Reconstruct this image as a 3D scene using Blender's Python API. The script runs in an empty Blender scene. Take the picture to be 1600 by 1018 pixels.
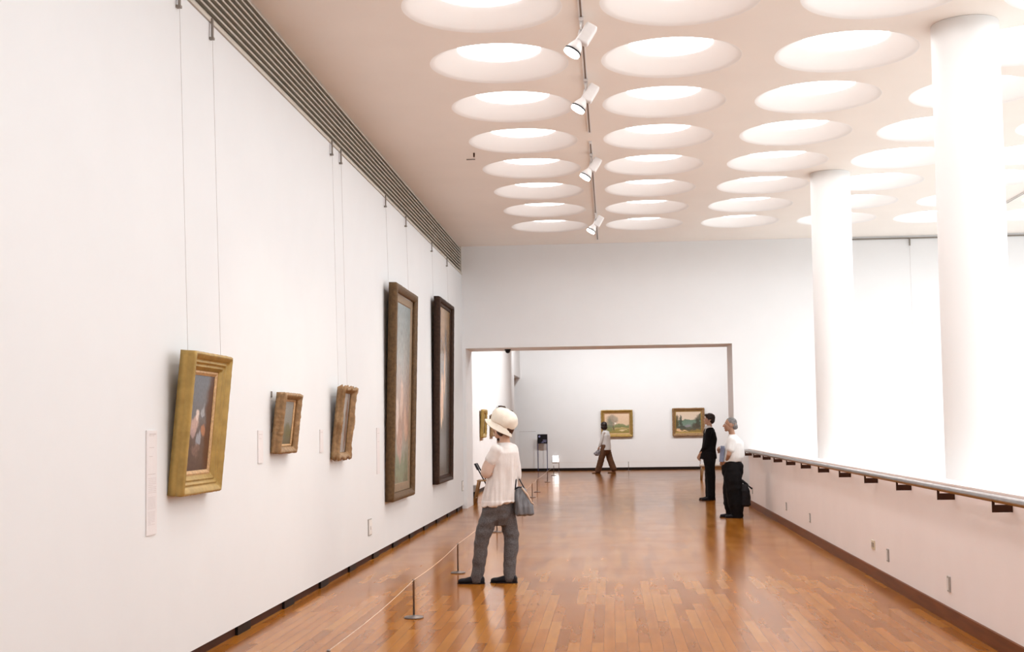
import bpy, bmesh, math, random
from mathutils import Vector, Matrix, noise
from math import pi, sin, cos, radians
random.seed(7)
sc = bpy.context.scene
col = sc.collection
V = Vector

# ------------------------------------------------------------------ camera, world, exposure
F, CX, CY = 1956.8, 823.13, 550.83
YAW, PITCH, ROLL = -0.0665, 0.0587, -0.0149
cd = bpy.data.cameras.new('camera'); cam = bpy.data.objects.new('camera', cd); col.objects.link(cam)
fw = V((sin(YAW)*cos(PITCH), cos(YAW)*cos(PITCH), sin(PITCH)))
r0 = V((cos(YAW), -sin(YAW), 0)); u0 = r0.cross(fw)
rt = r0*cos(ROLL) + u0*sin(ROLL); up = -r0*sin(ROLL) + u0*cos(ROLL)
cam.matrix_world = Matrix(((rt.x, up.x, -fw.x, 0), (rt.y, up.y, -fw.y, 0), (rt.z, up.z, -fw.z, 1.52), (0, 0, 0, 1)))
cd.sensor_fit = 'HORIZONTAL'; cd.sensor_width = 36.0
cd.lens = F/1600*36.0
cd.shift_x = -(CX-800)/1600; cd.shift_y = (CY-509)/1600
cd.clip_end = 300
sc.camera = cam

w = bpy.data.worlds.new('daylight'); sc.world = w; w.use_nodes = True
w.node_tree.nodes['Background'].inputs[0].default_value = (.95, .98, 1.0, 1)
w.node_tree.nodes['Background'].inputs[1].default_value = 1.45
sc.view_settings.view_transform = 'Standard'; sc.view_settings.look = 'None'
sc.view_settings.gamma = 1.0; sc.view_settings.use_curve_mapping = False
sc.view_settings.exposure = 0.38
SKY_L = 5.6       # what a skylight diffuser gives off
SPOT_W = 55.0

def area(name, loc, rot, sx, sy, power, color=(.97, .985, 1)):
    l = bpy.data.lights.new(name, 'AREA'); l.shape = 'RECTANGLE'; l.size = sx; l.size_y = sy
    l.energy = power; l.color = color
    o = bpy.data.objects.new(name, l); o.location = loc; o.rotation_euler = rot; col.objects.link(o); return o
def wash(name, loc, target, power, ang=85):
    l = bpy.data.lights.new(name, 'SPOT'); l.energy = power; l.spot_size = radians(ang); l.spot_blend = 1.0; l.shadow_soft_size = .12; l.color = (.97, .98, .985)
    o = bpy.data.objects.new(name, l); o.location = loc; o.rotation_euler = (V(target)-V(loc)).to_track_quat('-Z', 'Y').to_euler(); col.objects.link(o)
for x in (-2.0, .3, 2.6, 4.9): wash('far_wall_washer', (x, 38.0, 4.7), (x, 42.5, 2.0), 290, 105)
for y in (27.5, 31.0, 34.5): wash('far_side_washer', (.8, y, 4.7), (-3.07, y, 2.3), 520, 120)
for y in (27.5, 32.5): wash('far_room_fill', (3.0, y, 4.8), (3.0, y+.5, 0), 300, 130)  # unseen fill spots without fixtures, added to brighten the far room

# ------------------------------------------------------------------ tags and object helpers
def tag(o, label, cat, group=None, kind=None):
    if label: o['label'] = label
    if cat: o['category'] = cat
    if group: o['group'] = group
    if kind: o['kind'] = kind
    return o
def thing(name, label, cat, loc=(0, 0, 0), rot=(0, 0, 0), group=None):
    o = bpy.data.objects.new(name, None); col.objects.link(o)
    o.location = loc; o.rotation_euler = rot; o.empty_display_size = .1
    return tag(o, label, cat, group)
def obj(name, bm, m, parent=None, smooth=False):
    me = bpy.data.meshes.new(name)
    bmesh.ops.recalc_face_normals(bm, faces=bm.faces[:])
    bm.to_mesh(me); bm.free()
    if m: me.materials.append(m)
    if smooth:
        for p in me.polygons: p.use_smooth = True
    o = bpy.data.objects.new(name, me); col.objects.link(o)
    if parent: o.parent = parent
    return o
def struct(name, bm, m, parent=None, smooth=False):
    o = obj(name, bm, m, parent, smooth); o['kind'] = 'structure'; return o
def soften(o, width=.004, seg=2):
    md = o.modifiers.new('bevel', 'BEVEL'); md.width = width; md.segments = seg; md.limit_method = 'ANGLE'; md.angle_limit = radians(40)
    return o
def copy_tree(o, parent=None):
    c = o.copy(); col.objects.link(c)
    if parent: c.parent = parent
    for ch in list(o.children): copy_tree(ch, c)
    return c

# ------------------------------------------------------------------ mesh helpers
NB = bmesh.new
def box(bm, x0, x1, y0, y1, z0, z1, M=None):
    v = [bm.verts.new((x, y, z)) for x in (x0, x1) for y in (y0, y1) for z in (z0, z1)]
    for f in ((0, 1, 3, 2), (4, 6, 7, 5), (0, 4, 5, 1), (2, 3, 7, 6), (0, 2, 6, 4), (1, 5, 7, 3)):
        bm.faces.new([v[i] for i in f])
    if M: bmesh.ops.transform(bm, matrix=M, verts=v)
    return v
def B(*a, **k):
    bm = NB(); box(bm, *a, **k); return bm
def frame_of(d):
    d = V(d).normalized(); a = V((0, 0, 1)) if abs(d.z) < .9 else V((1, 0, 0))
    x = a.cross(d).normalized(); return x, d.cross(x)
def rings(bm, secs, cap=True):
    rs = [[bm.verts.new(p) for p in s] for s in secs]
    n = len(rs[0])
    for a, b in zip(rs, rs[1:]):
        for i in range(n): bm.faces.new((a[i], a[(i+1) % n], b[(i+1) % n], b[i]))
    if cap: bm.faces.new(rs[0][::-1]); bm.faces.new(rs[-1])
    return rs
def tube(bm, pts, r, n=12, cap=True):
    pts = [V(p) for p in pts]; rr = r if isinstance(r, (list, tuple)) else [r]*len(pts)
    secs = []; px = None
    for i, p in enumerate(pts):
        d = (pts[min(i+1, len(pts)-1)]-pts[max(i-1, 0)])
        if d.length < 1e-9: d = V((0, 0, 1))
        d.normalize()
        if px is None: x, y = frame_of(d)
        else:
            x = (px-d*px.dot(d)).normalized(); y = d.cross(x)
        px = x
        secs.append([p+x*cos(2*pi*k/n)*rr[i]+y*sin(2*pi*k/n)*rr[i] for k in range(n)])
    rings(bm, secs, cap)
def lathe(bm, prof, n=32, M=None, cap=True):     # prof = (r, z)
    secs = [[V((r*cos(2*pi*k/n), r*sin(2*pi*k/n), z)) for k in range(n)] for r, z in prof]
    if M: secs = [[M @ p for p in s] for s in secs]
    rings(bm, secs, cap)
def ball(bm, c, r, fx=None, fy=None, fz=None, n=16, m=10):
    c = V(c); r = r if isinstance(r, (tuple, list)) else (r, r, r)
    X = V(fx) if fx else V((1, 0, 0)); Y = V(fy) if fy else V((0, 1, 0)); Z = V(fz) if fz else V((0, 0, 1))
    secs = []
    for j in range(m+1):
        t = pi*(.04+.92*j/m)
        secs.append([c+X*r[0]*sin(t)*cos(2*pi*k/n)+Y*r[1]*sin(t)*sin(2*pi*k/n)+Z*r[2]*cos(t) for k in range(n)])
    rings(bm, secs)
def limb(bm, pts, rr, n=14):                     # tapered limb with round joints
    P = [V(p) for p in pts]
    for i in range(len(P)-1):
        a, b = P[i], P[i+1]; k = 5
        tube(bm, [a.lerp(b, t/k) for t in range(k+1)], [rr[i]+(rr[i+1]-rr[i])*t/k for t in range(k+1)], n)
    for p, r in zip(P, rr): ball(bm, p, r, n=14, m=8)
def loft(bm, secs, n=24, p=2.0):                 # secs = (center, half axis vector a, half axis vector b)
    out = []
    for c, a, b in secs:
        c, a, b = V(c), V(a), V(b); ring = []
        for k in range(n):
            t = 2*pi*k/n; x, y = cos(t), sin(t)
            q = (abs(x)**p+abs(y)**p)**(-1/p)
            ring.append(c+a*x*q+b*y*q)
        out.append(ring)
    rings(bm, out)
def solid(name, bm, m, parent, voxel=.008, smooth=4, fold=None, off=None):
    """voxel-joins overlapping volumes into one continuous skin, smooths it, adds cloth folds"""
    if off is not None: bmesh.ops.translate(bm, vec=-V(off), verts=bm.verts)
    me = bpy.data.meshes.new(name); bmesh.ops.recalc_face_normals(bm, faces=bm.faces[:]); bm.to_mesh(me); bm.free()
    o = bpy.data.objects.new(name, me); col.objects.link(o)
    rm = o.modifiers.new('r', 'REMESH'); rm.mode = 'VOXEL'; rm.voxel_size = voxel; rm.use_smooth_shade = True
    if smooth:
        s = o.modifiers.new('s', 'SMOOTH'); s.iterations = smooth; s.factor = .5
    dg = bpy.context.evaluated_depsgraph_get(); dg.update()
    me2 = bpy.data.meshes.new_from_object(o.evaluated_get(dg)); o.modifiers.clear(); o.data = me2; me2.name = name
    bpy.data.meshes.remove(me)
    if fold:
        nrm = [v.normal.copy() for v in me2.vertices]
        for v, nn in zip(me2.vertices, nrm): v.co += nn*fold(v.co)
    me2.materials.clear(); me2.materials.append(m)
    for p_ in me2.polygons: p_.use_smooth = True
    if parent: o.parent = parent
    return o

# ------------------------------------------------------------------ materials
def nmat(name):
    m = bpy.data.materials.new(name); m.use_nodes = True
    nt = m.node_tree; return m, nt, nt.nodes['Principled BSDF']
def pset(b, color=None, rough=None, metal=None, spec=None, coat=None):
    if color: b.inputs['Base Color'].default_value = (*color, 1)
    if rough is not None: b.inputs['Roughness'].default_value = rough
    if metal is not None: b.inputs['Metallic'].default_value = metal
    if spec is not None: b.inputs['Specular IOR Level'].default_value = spec
def mat(name, color, rough=.6, metal=0, spec=.5, var=.08, scale=30, bump=0, color2=None, bscale=None, stretch=None):
    m, nt, b = nmat(name); pset(b, color, rough, metal, spec)
    N = nt.nodes; L = nt.links
    tc = N.new('ShaderNodeTexCoord'); src = tc.outputs['Object']
    if stretch:
        mp = N.new('ShaderNodeMapping'); mp.inputs['Scale'].default_value = stretch; L.new(src, mp.inputs[0]); src = mp.outputs[0]
    n = N.new('ShaderNodeTexNoise'); n.inputs['Scale'].default_value = scale; n.inputs['Detail'].default_value = 4
    L.new(src, n.inputs['Vector'])
    r = N.new('ShaderNodeValToRGB'); c2 = color2 or tuple(c*(1-var) for c in color)
    r.color_ramp.elements[0].position = .35; r.color_ramp.elements[0].color = (*c2, 1)
    r.color_ramp.elements[1].position = .65; r.color_ramp.elements[1].color = (*color, 1)
    L.new(n.outputs['Fac'], r.inputs[0]); L.new(r.outputs[0], b.inputs['Base Color'])
    if bump:
        n2 = N.new('ShaderNodeTexNoise'); n2.inputs['Scale'].default_value = bscale or scale*2; n2.inputs['Detail'].default_value = 3
        L.new(src, n2.inputs['Vector'])
        bp = N.new('ShaderNodeBump'); bp.inputs['Strength'].default_value = bump; bp.inputs['Distance'].default_value = .01
        L.new(n2.outputs['Fac'], bp.inputs['Height']); L.new(bp.outputs[0], b.inputs['Normal'])
    return m
def glow(name, color, strength):
    m, nt, b = nmat(name); pset(b, color, .5)
    b.inputs['Emission Color'].default_value = (*color, 1); b.inputs['Emission Strength'].default_value = strength
    return m
def wood_floor():
    m, nt, b = nmat('parquet'); N = nt.nodes; L = nt.links
    tc = N.new('ShaderNodeTexCoord'); mp = N.new('ShaderNodeMapping'); mp.inputs['Rotation'].default_value = (0, 0, pi/2)
    L.new(tc.outputs['Object'], mp.inputs[0])
    br = N.new('ShaderNodeTexBrick'); L.new(mp.outputs[0], br.inputs['Vector'])
    br.inputs['Scale'].default_value = 1; br.inputs['Brick Width'].default_value = .95; br.inputs['Row Height'].default_value = .082
    br.inputs['Mortar Size'].default_value = .0008; br.inputs['Mortar Smooth'].default_value = .3
    br.inputs['Color1'].default_value = (0, 0, 0, 1); br.inputs['Color2'].default_value = (1, 1, 1, 1); br.inputs['Mortar'].default_value = (.3, .3, .3, 1)
    br.offset = .37; br.offset_frequency = 2
    rp = N.new('ShaderNodeValToRGB'); e = rp.color_ramp.elements
    e[0].position = 0; e[0].color = (.33, .108, .012, 1); e[1].position = 1; e[1].color = (.50, .200, .034, 1)
    k = rp.color_ramp.elements.new(.5); k.color = (.44, .152, .018, 1)
    L.new(br.outputs['Color'], rp.inputs[0])
    mp2 = N.new('ShaderNodeMapping'); mp2.inputs['Scale'].default_value = (6, .7, 1); L.new(tc.outputs['Object'], mp2.inputs[0])
    ng = N.new('ShaderNodeTexNoise'); ng.inputs['Scale'].default_value = 3; ng.inputs['Detail'].default_value = 3; L.new(mp2.outputs[0], ng.inputs['Vector'])
    mx = N.new('ShaderNodeMixRGB'); mx.blend_type = 'MULTIPLY'; mx.inputs[0].default_value = .35
    L.new(rp.outputs[0], mx.inputs[1]); L.new(ng.outputs['Fac'], mx.inputs[2])
    sm = N.new('ShaderNodeMixRGB'); sm.blend_type = 'MULTIPLY'; L.new(br.outputs['Fac'], sm.inputs[0]); L.new(mx.outputs[0], sm.inputs[1]); sm.inputs[2].default_value = (.45, .4, .35, 1)
    L.new(sm.outputs[0], b.inputs['Base Color'])
    nr = N.new('ShaderNodeTexNoise'); nr.inputs['Scale'].default_value = 1.3; nr.inputs['Detail'].default_value = 3; L.new(tc.outputs['Object'], nr.inputs['Vector'])
    rr = N.new('ShaderNodeMapRange'); rr.inputs['To Min'].default_value = .12; rr.inputs['To Max'].default_value = .22; L.new(nr.outputs['Fac'], rr.inputs[0])
    L.new(rr.outputs[0], b.inputs['Roughness']); b.inputs['Specular IOR Level'].default_value = .10
    return m
M = {}
M['floor'] = wood_floor()
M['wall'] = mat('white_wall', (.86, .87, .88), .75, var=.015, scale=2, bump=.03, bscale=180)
M['wall_left'] = mat('white_wall_darkened', (.77, .785, .795), .8, var=.015, scale=2)  # white wall colour with shade put in, to offset strong light from the right
M['ceiling'] = mat('ceiling_paint', (.945, .885, .825), .85, var=.02, scale=1.5)
M['dish'] = mat('dish_paint', (.93, .915, .90), .7, var=.01, scale=3)
M['diffuser'] = glow('skylight_diffuser', (.985, .99, 1), SKY_L)
M['column'] = mat('column_paint', (.87, .87, .865), .55, var=.01, scale=2)
M['parapet'] = mat('parapet_paint', (.96, .89, .865), .8, var=.02, scale=2)
M['brown'] = mat('brown_skirting', (.20, .062, .018), .45, spec=.15, var=.25, scale=6, stretch=(3, .3, 3))
M['dark'] = mat('black_skirting', (.018, .012, .010), .5, spec=.15, var=.3)
M['recess'] = mat('recess_brown', (.07, .025, .014), .55, spec=.15, var=.3, scale=5)
M['lgrey'] = mat('grey_louver', (.60, .56, .49), .45, var=.08, scale=4)
M['ldark'] = mat('louver_back', (.34, .30, .25), .7)
M['steel'] = mat('brushed_steel', (.40, .385, .385), .32, 1, var=.1, scale=20)
M['post'] = mat('grey_post_metal', (.22, .18, .16), .4, .6)
M['hookm'] = mat('hook_metal', (.27, .24, .21), .5, .4)
M['wire'] = mat('wire', (.50, .46, .44), .5)
M['bracket'] = mat('bracket_bronze', (.055, .020, .010), .5, .2, spec=.15)
M['plastic'] = mat('white_plastic', (.85, .84, .82), .35, var=.01)
M['greyplastic'] = mat('grey_plate', (.42, .39, .36), .4)
M['lampwhite'] = mat('lamp_white', (.82, .80, .79), .35, var=.02)
M['black'] = mat('black_satin', (.012, .011, .014), .35, spec=.15)
M['navy'] = mat('dark_navy', (.05, .06, .16), .4)
M['lav'] = mat('pale_blue_print', (.42, .43, .72), .6)
M['ink'] = mat('grey_ink', (.62, .56, .55), .8)
M['paper'] = mat('label_paper', (.78, .745, .745), .7, var=.02)
M['cord'] = mat('beige_cord', (.80, .66, .52), .6)
M['glow'] = glow('guide_light', (1, 1, .98), 5.0)
M['bulb'] = glow('spot_lens', (1, .97, .92), 12.0)
M['gold'] = mat('gilt', (.46, .30, .085), .42, .35, var=.22, scale=14, bump=.15, bscale=60)
M['gilt_pale'] = mat('pale_gilt', (.66, .42, .21), .45, .3, var=.3, scale=50, bump=.4, bscale=120)
M['antique'] = mat('antique_gilt', (.37, .22, .10), .5, .2, var=.35, scale=25, bump=.3, bscale=110)
M['antique2'] = mat('antique_frame_side', (.33, .21, .085), .5, .3, var=.35, scale=30, bump=.4, bscale=90)
M['olive'] = mat('olive_brown_frame', (.15, .085, .035), .5, .1, spec=.3, var=.35, scale=25, bump=.4, bscale=80)
M['umber'] = mat('dark_umber_frame', (.050, .024, .014), .5, .1, spec=.2, var=.4, scale=25, bump=.4, bscale=80)
M['liner'] = mat('liner_wood', (.30, .21, .13), .5, .1, var=.2, scale=20)
M['wood'] = mat('honey_wood', (.42, .22, .075), .4, var=.3, scale=8, stretch=(8, 8, 1))

# ------------------------------------------------------------------ the building
XL, H, YE, YE2, XP = -2.79, 4.95, 23.53, 24.58, 2.527
YF, X2, ZO = 42.5, -3.07, 3.01
S, X0, Y0, R = 1.622, .625, 11.661, .657
Z_RAIL = 4.435
struct('floor', B(XL-.3, XP+.12, -3, 26, -.25, 0), M['floor'])
bm = NB(); box(bm, -5.5, 8.0, 26, YF+.3, -.25, 0); box(bm, -5.5, XL-.3, YE2, 26, -.25, 0); box(bm, XP+.12, 8, YE2, 26, -.25, 0)
struct('floor_far_room', bm, M['floor'])
struct('floor_lower_hall', B(XP+.17, 16, -3, YE, -4.3, -4.0), mat('lower_floor', (.78, .76, .73), .5))
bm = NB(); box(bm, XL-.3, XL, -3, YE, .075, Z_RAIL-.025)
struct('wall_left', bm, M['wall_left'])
struct('baseboard_left', B(XL-.3, XL-.035, -3, YE, 0, .0745), M['recess'])
bm = NB()
for k in range(-6, 11):
    y = 9.26+1.335*k; box(bm, XL-.034, XL-.012, y, y+.33, 0.001, .0745)
struct('trim_1', bm, M['dark'])

# louvered grille along the top of the left wall
t = thing('louver_grille', 'long grey slatted ventilation grille along the top of the left wall', 'ventilation grille', (XL, 10, Z_RAIL))
obj('back_panel', B(-.28, -.075, -13, YE-10, .008, H-Z_RAIL-.012), M['ldark'], t)
n = 9
for k in range(n):
    z = .045+k*(H-Z_RAIL-.07)/(n-1)
    bm = NB(); Mx = Matrix.Translation((-.045, 0, z)) @ Matrix.Rotation(radians(28), 4, 'Y')
    box(bm, -.045, .045, -13, YE-10.001, -.006, .006, Mx); obj('slat', bm, M['lgrey'], t)
# dark end cap closes the grille against the end wall
obj('end_cap', B(-.12, 0, YE-10.02, YE-10.001, 0, H-Z_RAIL-.002), M['lgrey'], t)
t2 = obj('picture_rail', B(XL-.27, XL+.014, -3, YE-.001, Z_RAIL-.022, Z_RAIL+.004), M['lgrey']); soften(t2, .003)
tag(t2, 'thin grey picture rail running under the slatted grille', 'picture rail')

# end wall with its wide opening
bm = NB()
box(bm, XL-.3, -2.73, YE, YE2, 0, ZO); box(bm, 2.273, 16, YE, YE2, -4.3, ZO); box(bm, XL-.3, 16, YE, YE2, ZO, H)
struct('wall_end', bm, M['wall'])
struct('trim_2', B(4.0, 16, YE-.03, YE-.001, H-.06, H-.035), M['hookm'])
struct('wall_back_light_block', B(XL-.3, 16, -3.3, -3.001, -4.3, H), M['wall'])  # unseen, added to keep world light off the near left wall
# far room
bm = NB(); box(bm, -5.5, 8.0, YF, YF+.3, .095, H)
struct('wall_far', bm, M['wall'])
struct('baseboard_far', B(-5.5, 8.0, YF+.012, YF+.3, 0, .094), M['dark'])
bm = NB(); box(bm, X2-.3, X2, YE2, 39.8, .095, H); box(bm, X2-.3, X2, 39.8, YF, 3.17, H)
struct('wall_far_room_left', bm, M['wall'])
struct('baseboard_far_room_left', B(X2-.3, X2-.01, YE2, 39.79, 0, .094), M['dark'])
struct('wall_far_room_right', B(8.0, 8.3, YE2, YF+.3, 0, H), M['wall'])
struct('wall_far_passage', B(-5.8, -5.5, YE2, YF+.3, 0, H), M['wall'])
struct('ceiling_far_room', B(-5.5, 8.0, YE2, YF+.3, H, H+.2), M['ceiling'])

# ceiling with round skylight holes
COLS = range(0, 9); ROWS = range(-7, 7)
bm = NB(); z = H
def quad(x0, x1, y0, y1): bm.faces.new([bm.verts.new(p) for p in ((x0, y0, z), (x1, y0, z), (x1, y1, z), (x0, y1, z))])
ax0 = X0-S*1.5; ax1 = ax0+S*9; ay0 = Y0-S*7.5; ay1 = Y0+S*6.5
quad(XL-.3, ax0, -3, YE); quad(ax1, 16, -3, YE); quad(ax0, ax1, -3, ay0); quad(ax0, ax1, ay1, YE)
NS = 64
for c in COLS:
    for k in ROWS:
        cx, cy = X0+S*(c-1), Y0+S*k
        a = []; b_ = []
        for i in range(NS):
            t_ = 2*pi*(i+.5)/NS; x, y = cos(t_), sin(t_); q = S/2/max(abs(x), abs(y))
            a.append(bm.verts.new((cx+R*x, cy+R*y, z))); b_.append(bm.verts.new((cx+q*x, cy+q*y, z)))
        for i in range(NS):
            j = (i+1) % NS; bm.faces.new((a[i], a[j], b_[j], b_[i]))
        for sx in (-1, 1):
            for sy in (-1, 1):      # little corner triangles
                ang = math.atan2(sy, sx) % (2*pi); i = int(ang/(2*pi)*NS-.5) % NS; j = (i+1) % NS
                bm.faces.new((b_[i], b_[j], bm.verts.new((cx+sx*S/2, cy+sy*S/2, z))))
bmesh.ops.recalc_face_normals(bm, faces=bm.faces[:])
for f in bm.faces:
    if f.normal.z > 0: f.normal_flip()
me = bpy.data.meshes.new('ceiling'); bm.to_mesh(me); bm.free(); me.materials.append(M['ceiling'])
o = bpy.data.objects.new('ceiling', me); col.objects.link(o); o['kind'] = 'structure'

ORD = ['first', 'second', 'third', 'fourth', 'fifth', 'sixth', 'seventh', 'eighth', 'ninth', 'tenth', 'eleventh', 'twelfth', 'thirteenth', 'fourteenth']
sky = None
def skylight_label(c, k):
    r_ = ORD[6-k]
    if c == 0: return 'round skylight left of the spotlight track, %s from the end wall' % r_
    if c == 1: return 'round skylight just right of the spotlight track, %s from the end wall' % r_
    return 'round skylight in the %s line right of the spotlight track, %s from the end wall' % (ORD[c-1], r_)
for c in COLS:
    for k in ROWS:
        vis = (k <= 6) and (Y0+S*k > 6)
        if sky is None:
            sky = thing('skylight', '', 'skylight', (X0+S*(c-1), Y0+S*k, H), group='round skylights in the ceiling grid')
            bm = NB(); prof = [(R-.0005, -.0), (R-.02, .005), (R-.05, .020), (.53, .072), (.46, .108), (.405, .136), (.395, .142), (.393, .15)]
            rings(bm, [[V((r_*cos(2*pi*(i+.5)/NS), r_*sin(2*pi*(i+.5)/NS), zz)) for i in range(NS)] for r_, zz in prof], cap=False)
            obj('dish', bm, M['dish'], sky, True)
            bm = NB(); lathe(bm, [(.394, .144), (.394, .155)], 48); obj('diffuser', bm, M['diffuser'], sky)
            s_ = sky
        else:
            s_ = copy_tree(sky); s_.location = (X0+S*(c-1), Y0+S*k, H)
        s_['label'] = skylight_label(c, k)

# columns in the open hall beyond the parapet
for (x, y, r_, lab) in ((3.13, 10.95, .283, 'thick white round column nearest the viewer, beyond the handrail'),
                        (3.08, 17.40, .27, 'white round column further back beyond the handrail, nearer the end wall')):
    bm = NB(); lathe(bm, [(r_, -4.0), (r_, H-.0005)], 64)
    o = obj('column', bm, M['column'], None, True); soften(o, .004)
    o.location = (x, y, 0)
    tag(o, lab, 'column', 'white columns in the open hall')

# parapet
struct('wall_right', B(XP, XP+.17, -3, YE-.001, -4.3, 1.03), M['parapet'])
struct('trim_3', B(XP-.006, XP+.176, -3, YE-.001, 1.0305, 1.045), M['parapet'])
struct('baseboard_right', B(XP-.02, XP-.0005, -3, YE-.001, 0.0005, .11), M['brown'])
t = thing('handrail', 'brushed steel handrail on bronze brackets along the right parapet', 'handrail', (XP, 8, 1.0))
bm = NB(); tube(bm, [(-.105, -11, .02), (-.105, 15.2, .02), (-.095, 15.28, .018), (-.07, 15.32, .015), (-.001, 15.33, .012)], .026, 16)
obj('rail', bm, M['steel'], t, True)
yy = [8.17+1.344*k for k in range(-6, 12)]
for y in yy:
    bm = NB(); box(bm, -.128, -.001, y-8-.006, y-8+.006, -.068, -.02); box(bm, -.128, -.112, y-8-.006, y-8+.006, -.022, .005)
    obj('bracket', bm, M['bracket'], t)
for (y, z_, lab) in ((9.74, .285, 'nearest narrow grey cable plate low on the right parapet'), (11.84, .285, 'second narrow grey cable plate low on the right parapet'),
                    (16.40, .295, 'third narrow grey cable plate low on the right parapet'), (18.58, .30, 'fourth narrow grey cable plate low on the right parapet'), (22.99, .30, 'farthest narrow grey cable plate low on the right parapet, behind the older man')):
    t = thing('cable_plate', lab, 'wall plate', (XP, y, z_), group='cable plates on the parapet')
    soften(obj('plate', B(-.012, -.0005, -.035, .035, -.058, .058), M['greyplastic'], t), .002)
    obj('slot', B(-.014, -.0125, -.010, .018, -.045, .045), M['plastic'], t)
t = thing('wall_socket', 'small cream double wall socket low on the right parapet', 'socket', (XP, 12.49, .32))
soften(obj('plate', B(-.008, -.0005, -.075, .075, -.045, .045), mat('cream_plastic', (.78, .70, .52), .4), t), .003)
for dy in (-.033, .033): obj('outlet', B(-.0105, -.0085, dy-.014, dy+.014, -.022, .022), M['hookm'], t)

# ------------------------------------------------------------------ pictures
def canvas_mat(name, stops, blobs, rough=.35, hstops=None):
    """stops: (pos, colour) bottom to top; blobs: (u, v, ru, rv, colour, strength)"""
    m, nt, b = nmat(name); N = nt.nodes; L = nt.links; pset(b, None, rough, spec=.2)
    tc = N.new('ShaderNodeTexCoord')
    nz = N.new('ShaderNodeTexNoise'); nz.inputs['Scale'].default_value = 5; nz.inputs['Detail'].default_value = 5; L.new(tc.outputs['UV'], nz.inputs['Vector'])
    sub = N.new('ShaderNodeVectorMath'); sub.operation = 'SUBTRACT'; L.new(nz.outputs['Color'], sub.inputs[0]); sub.inputs[1].default_value = (.5, .5, .5)
    sc_ = N.new('ShaderNodeVectorMath'); sc_.operation = 'SCALE'; L.new(sub.outputs[0], sc_.inputs[0]); sc_.inputs['Scale'].default_value = .26
    ad = N.new('ShaderNodeVectorMath'); L.new(tc.outputs['UV'], ad.inputs[0]); L.new(sc_.outputs[0], ad.inputs[1])
    sp = N.new('ShaderNodeSeparateXYZ'); L.new(ad.outputs[0], sp.inputs[0])
    rp = N.new('ShaderNodeValToRGB'); L.new(sp.outputs['Y'], rp.inputs[0]); e = rp.color_ramp.elements
    e[0].position = stops[0][0]; e[0].color = (*stops[0][1], 1); e[1].position = stops[-1][0]; e[1].color = (*stops[-1][1], 1)
    for p, c_ in stops[1:-1]: k = e.new(p); k.color = (*c_, 1)
    cur = rp.outputs[0]
    for (u, v, ru, rv, c_, st) in blobs:
        mp = N.new('ShaderNodeMapping'); mp.inputs['Location'].default_value = (-u/ru, -v/rv, 0); mp.inputs['Scale'].default_value = (1/ru, 1/rv, 0)
        L.new(ad.outputs[0], mp.inputs[0])
        ln = N.new('ShaderNodeVectorMath'); ln.operation = 'LENGTH'; L.new(mp.outputs[0], ln.inputs[0])
        mr = N.new('ShaderNodeMapRange'); mr.interpolation_type = 'SMOOTHSTEP'
        mr.inputs['From Min'].default_value = 1.15; mr.inputs['From Max'].default_value = .55; mr.inputs['To Min'].default_value = 0; mr.inputs['To Max'].default_value = st
        L.new(ln.outputs['Value'], mr.inputs[0])
        mx = N.new('ShaderNodeMixRGB'); L.new(mr.outputs[0], mx.inputs[0]); L.new(cur, mx.inputs[1]); mx.inputs[2].default_value = (*c_, 1); cur = mx.outputs[0]
    n2 = N.new('ShaderNodeTexNoise'); n2.inputs['Scale'].default_value = 28; n2.inputs['Detail'].default_value = 4; L.new(tc.outputs['UV'], n2.inputs['Vector'])
    ov = N.new('ShaderNodeMixRGB'); ov.blend_type = 'OVERLAY'; ov.inputs[0].default_value = .35; L.new(cur, ov.inputs[1]); L.new(n2.outputs['Fac'], ov.inputs[2])
    L.new(ov.outputs[0], b.inputs['Base Color']); return m
def moulding(bm, W, Hh, prof, seg=28, orn=0, cart=0):
    """rectangular frame swept from a profile of (inset from outer edge, depth toward viewer); local x width, z height, front = -Y, back at y = 0"""
    loops = []
    for (ins, dep) in prof:
        hw, hh = W/2-ins, Hh/2-ins; loop = []
        cs = [(-hw, -hh), (hw, -hh), (hw, hh), (-hw, hh)]
        for i in range(4):
            a, b = cs[i], cs[(i+1) % 4]
            for s in range(seg):
                t_ = s/seg; x = a[0]+(b[0]-a[0])*t_; zz = a[1]+(b[1]-a[1])*t_; d = dep
                outw = max(0, 1-ins/max(1e-6, prof[-1][0])) if dep > .012 else 0
                nx, nz = [(0, -1), (1, 0), (0, 1), (-1, 0)][i]
                if orn and 0 < outw:
                    q = noise.noise(V((x*38, zz*38, ins*60)))*orn
                    sc_ = abs(sin((x*nz*nz+zz*nx*nx)*95))*orn*.8
                    if s: x += nx*(q*.6+sc_)*outw; zz += nz*(q*.6+sc_)*outw
                    d += q*.9
                if cart and outw > .2:
                    g = math.exp(-((t_-.5)/.10)**2)+math.exp(-(t_/.10)**2)+math.exp(-((1-t_)/.10)**2)
                    if s: x += nx*cart*g*outw; zz += nz*cart*g*outw
                    else:
                        x += cart*.8*outw*(1 if x > 0 else -1); zz += cart*.8*outw*(1 if zz > 0 else -1)
                    d += cart*.35*g*outw
                loop.append(V((x, -d, zz)))
        loops.append(loop)
    rs = [[bm.verts.new(p) for p in l] for l in loops]; n_ = len(rs[0])
    rs.append(rs[0])
    for a, b in zip(rs, rs[1:]):
        for i in range(n_): bm.faces.new((a[i], a[(i+1) % n_], b[(i+1) % n_], b[i]))
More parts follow.
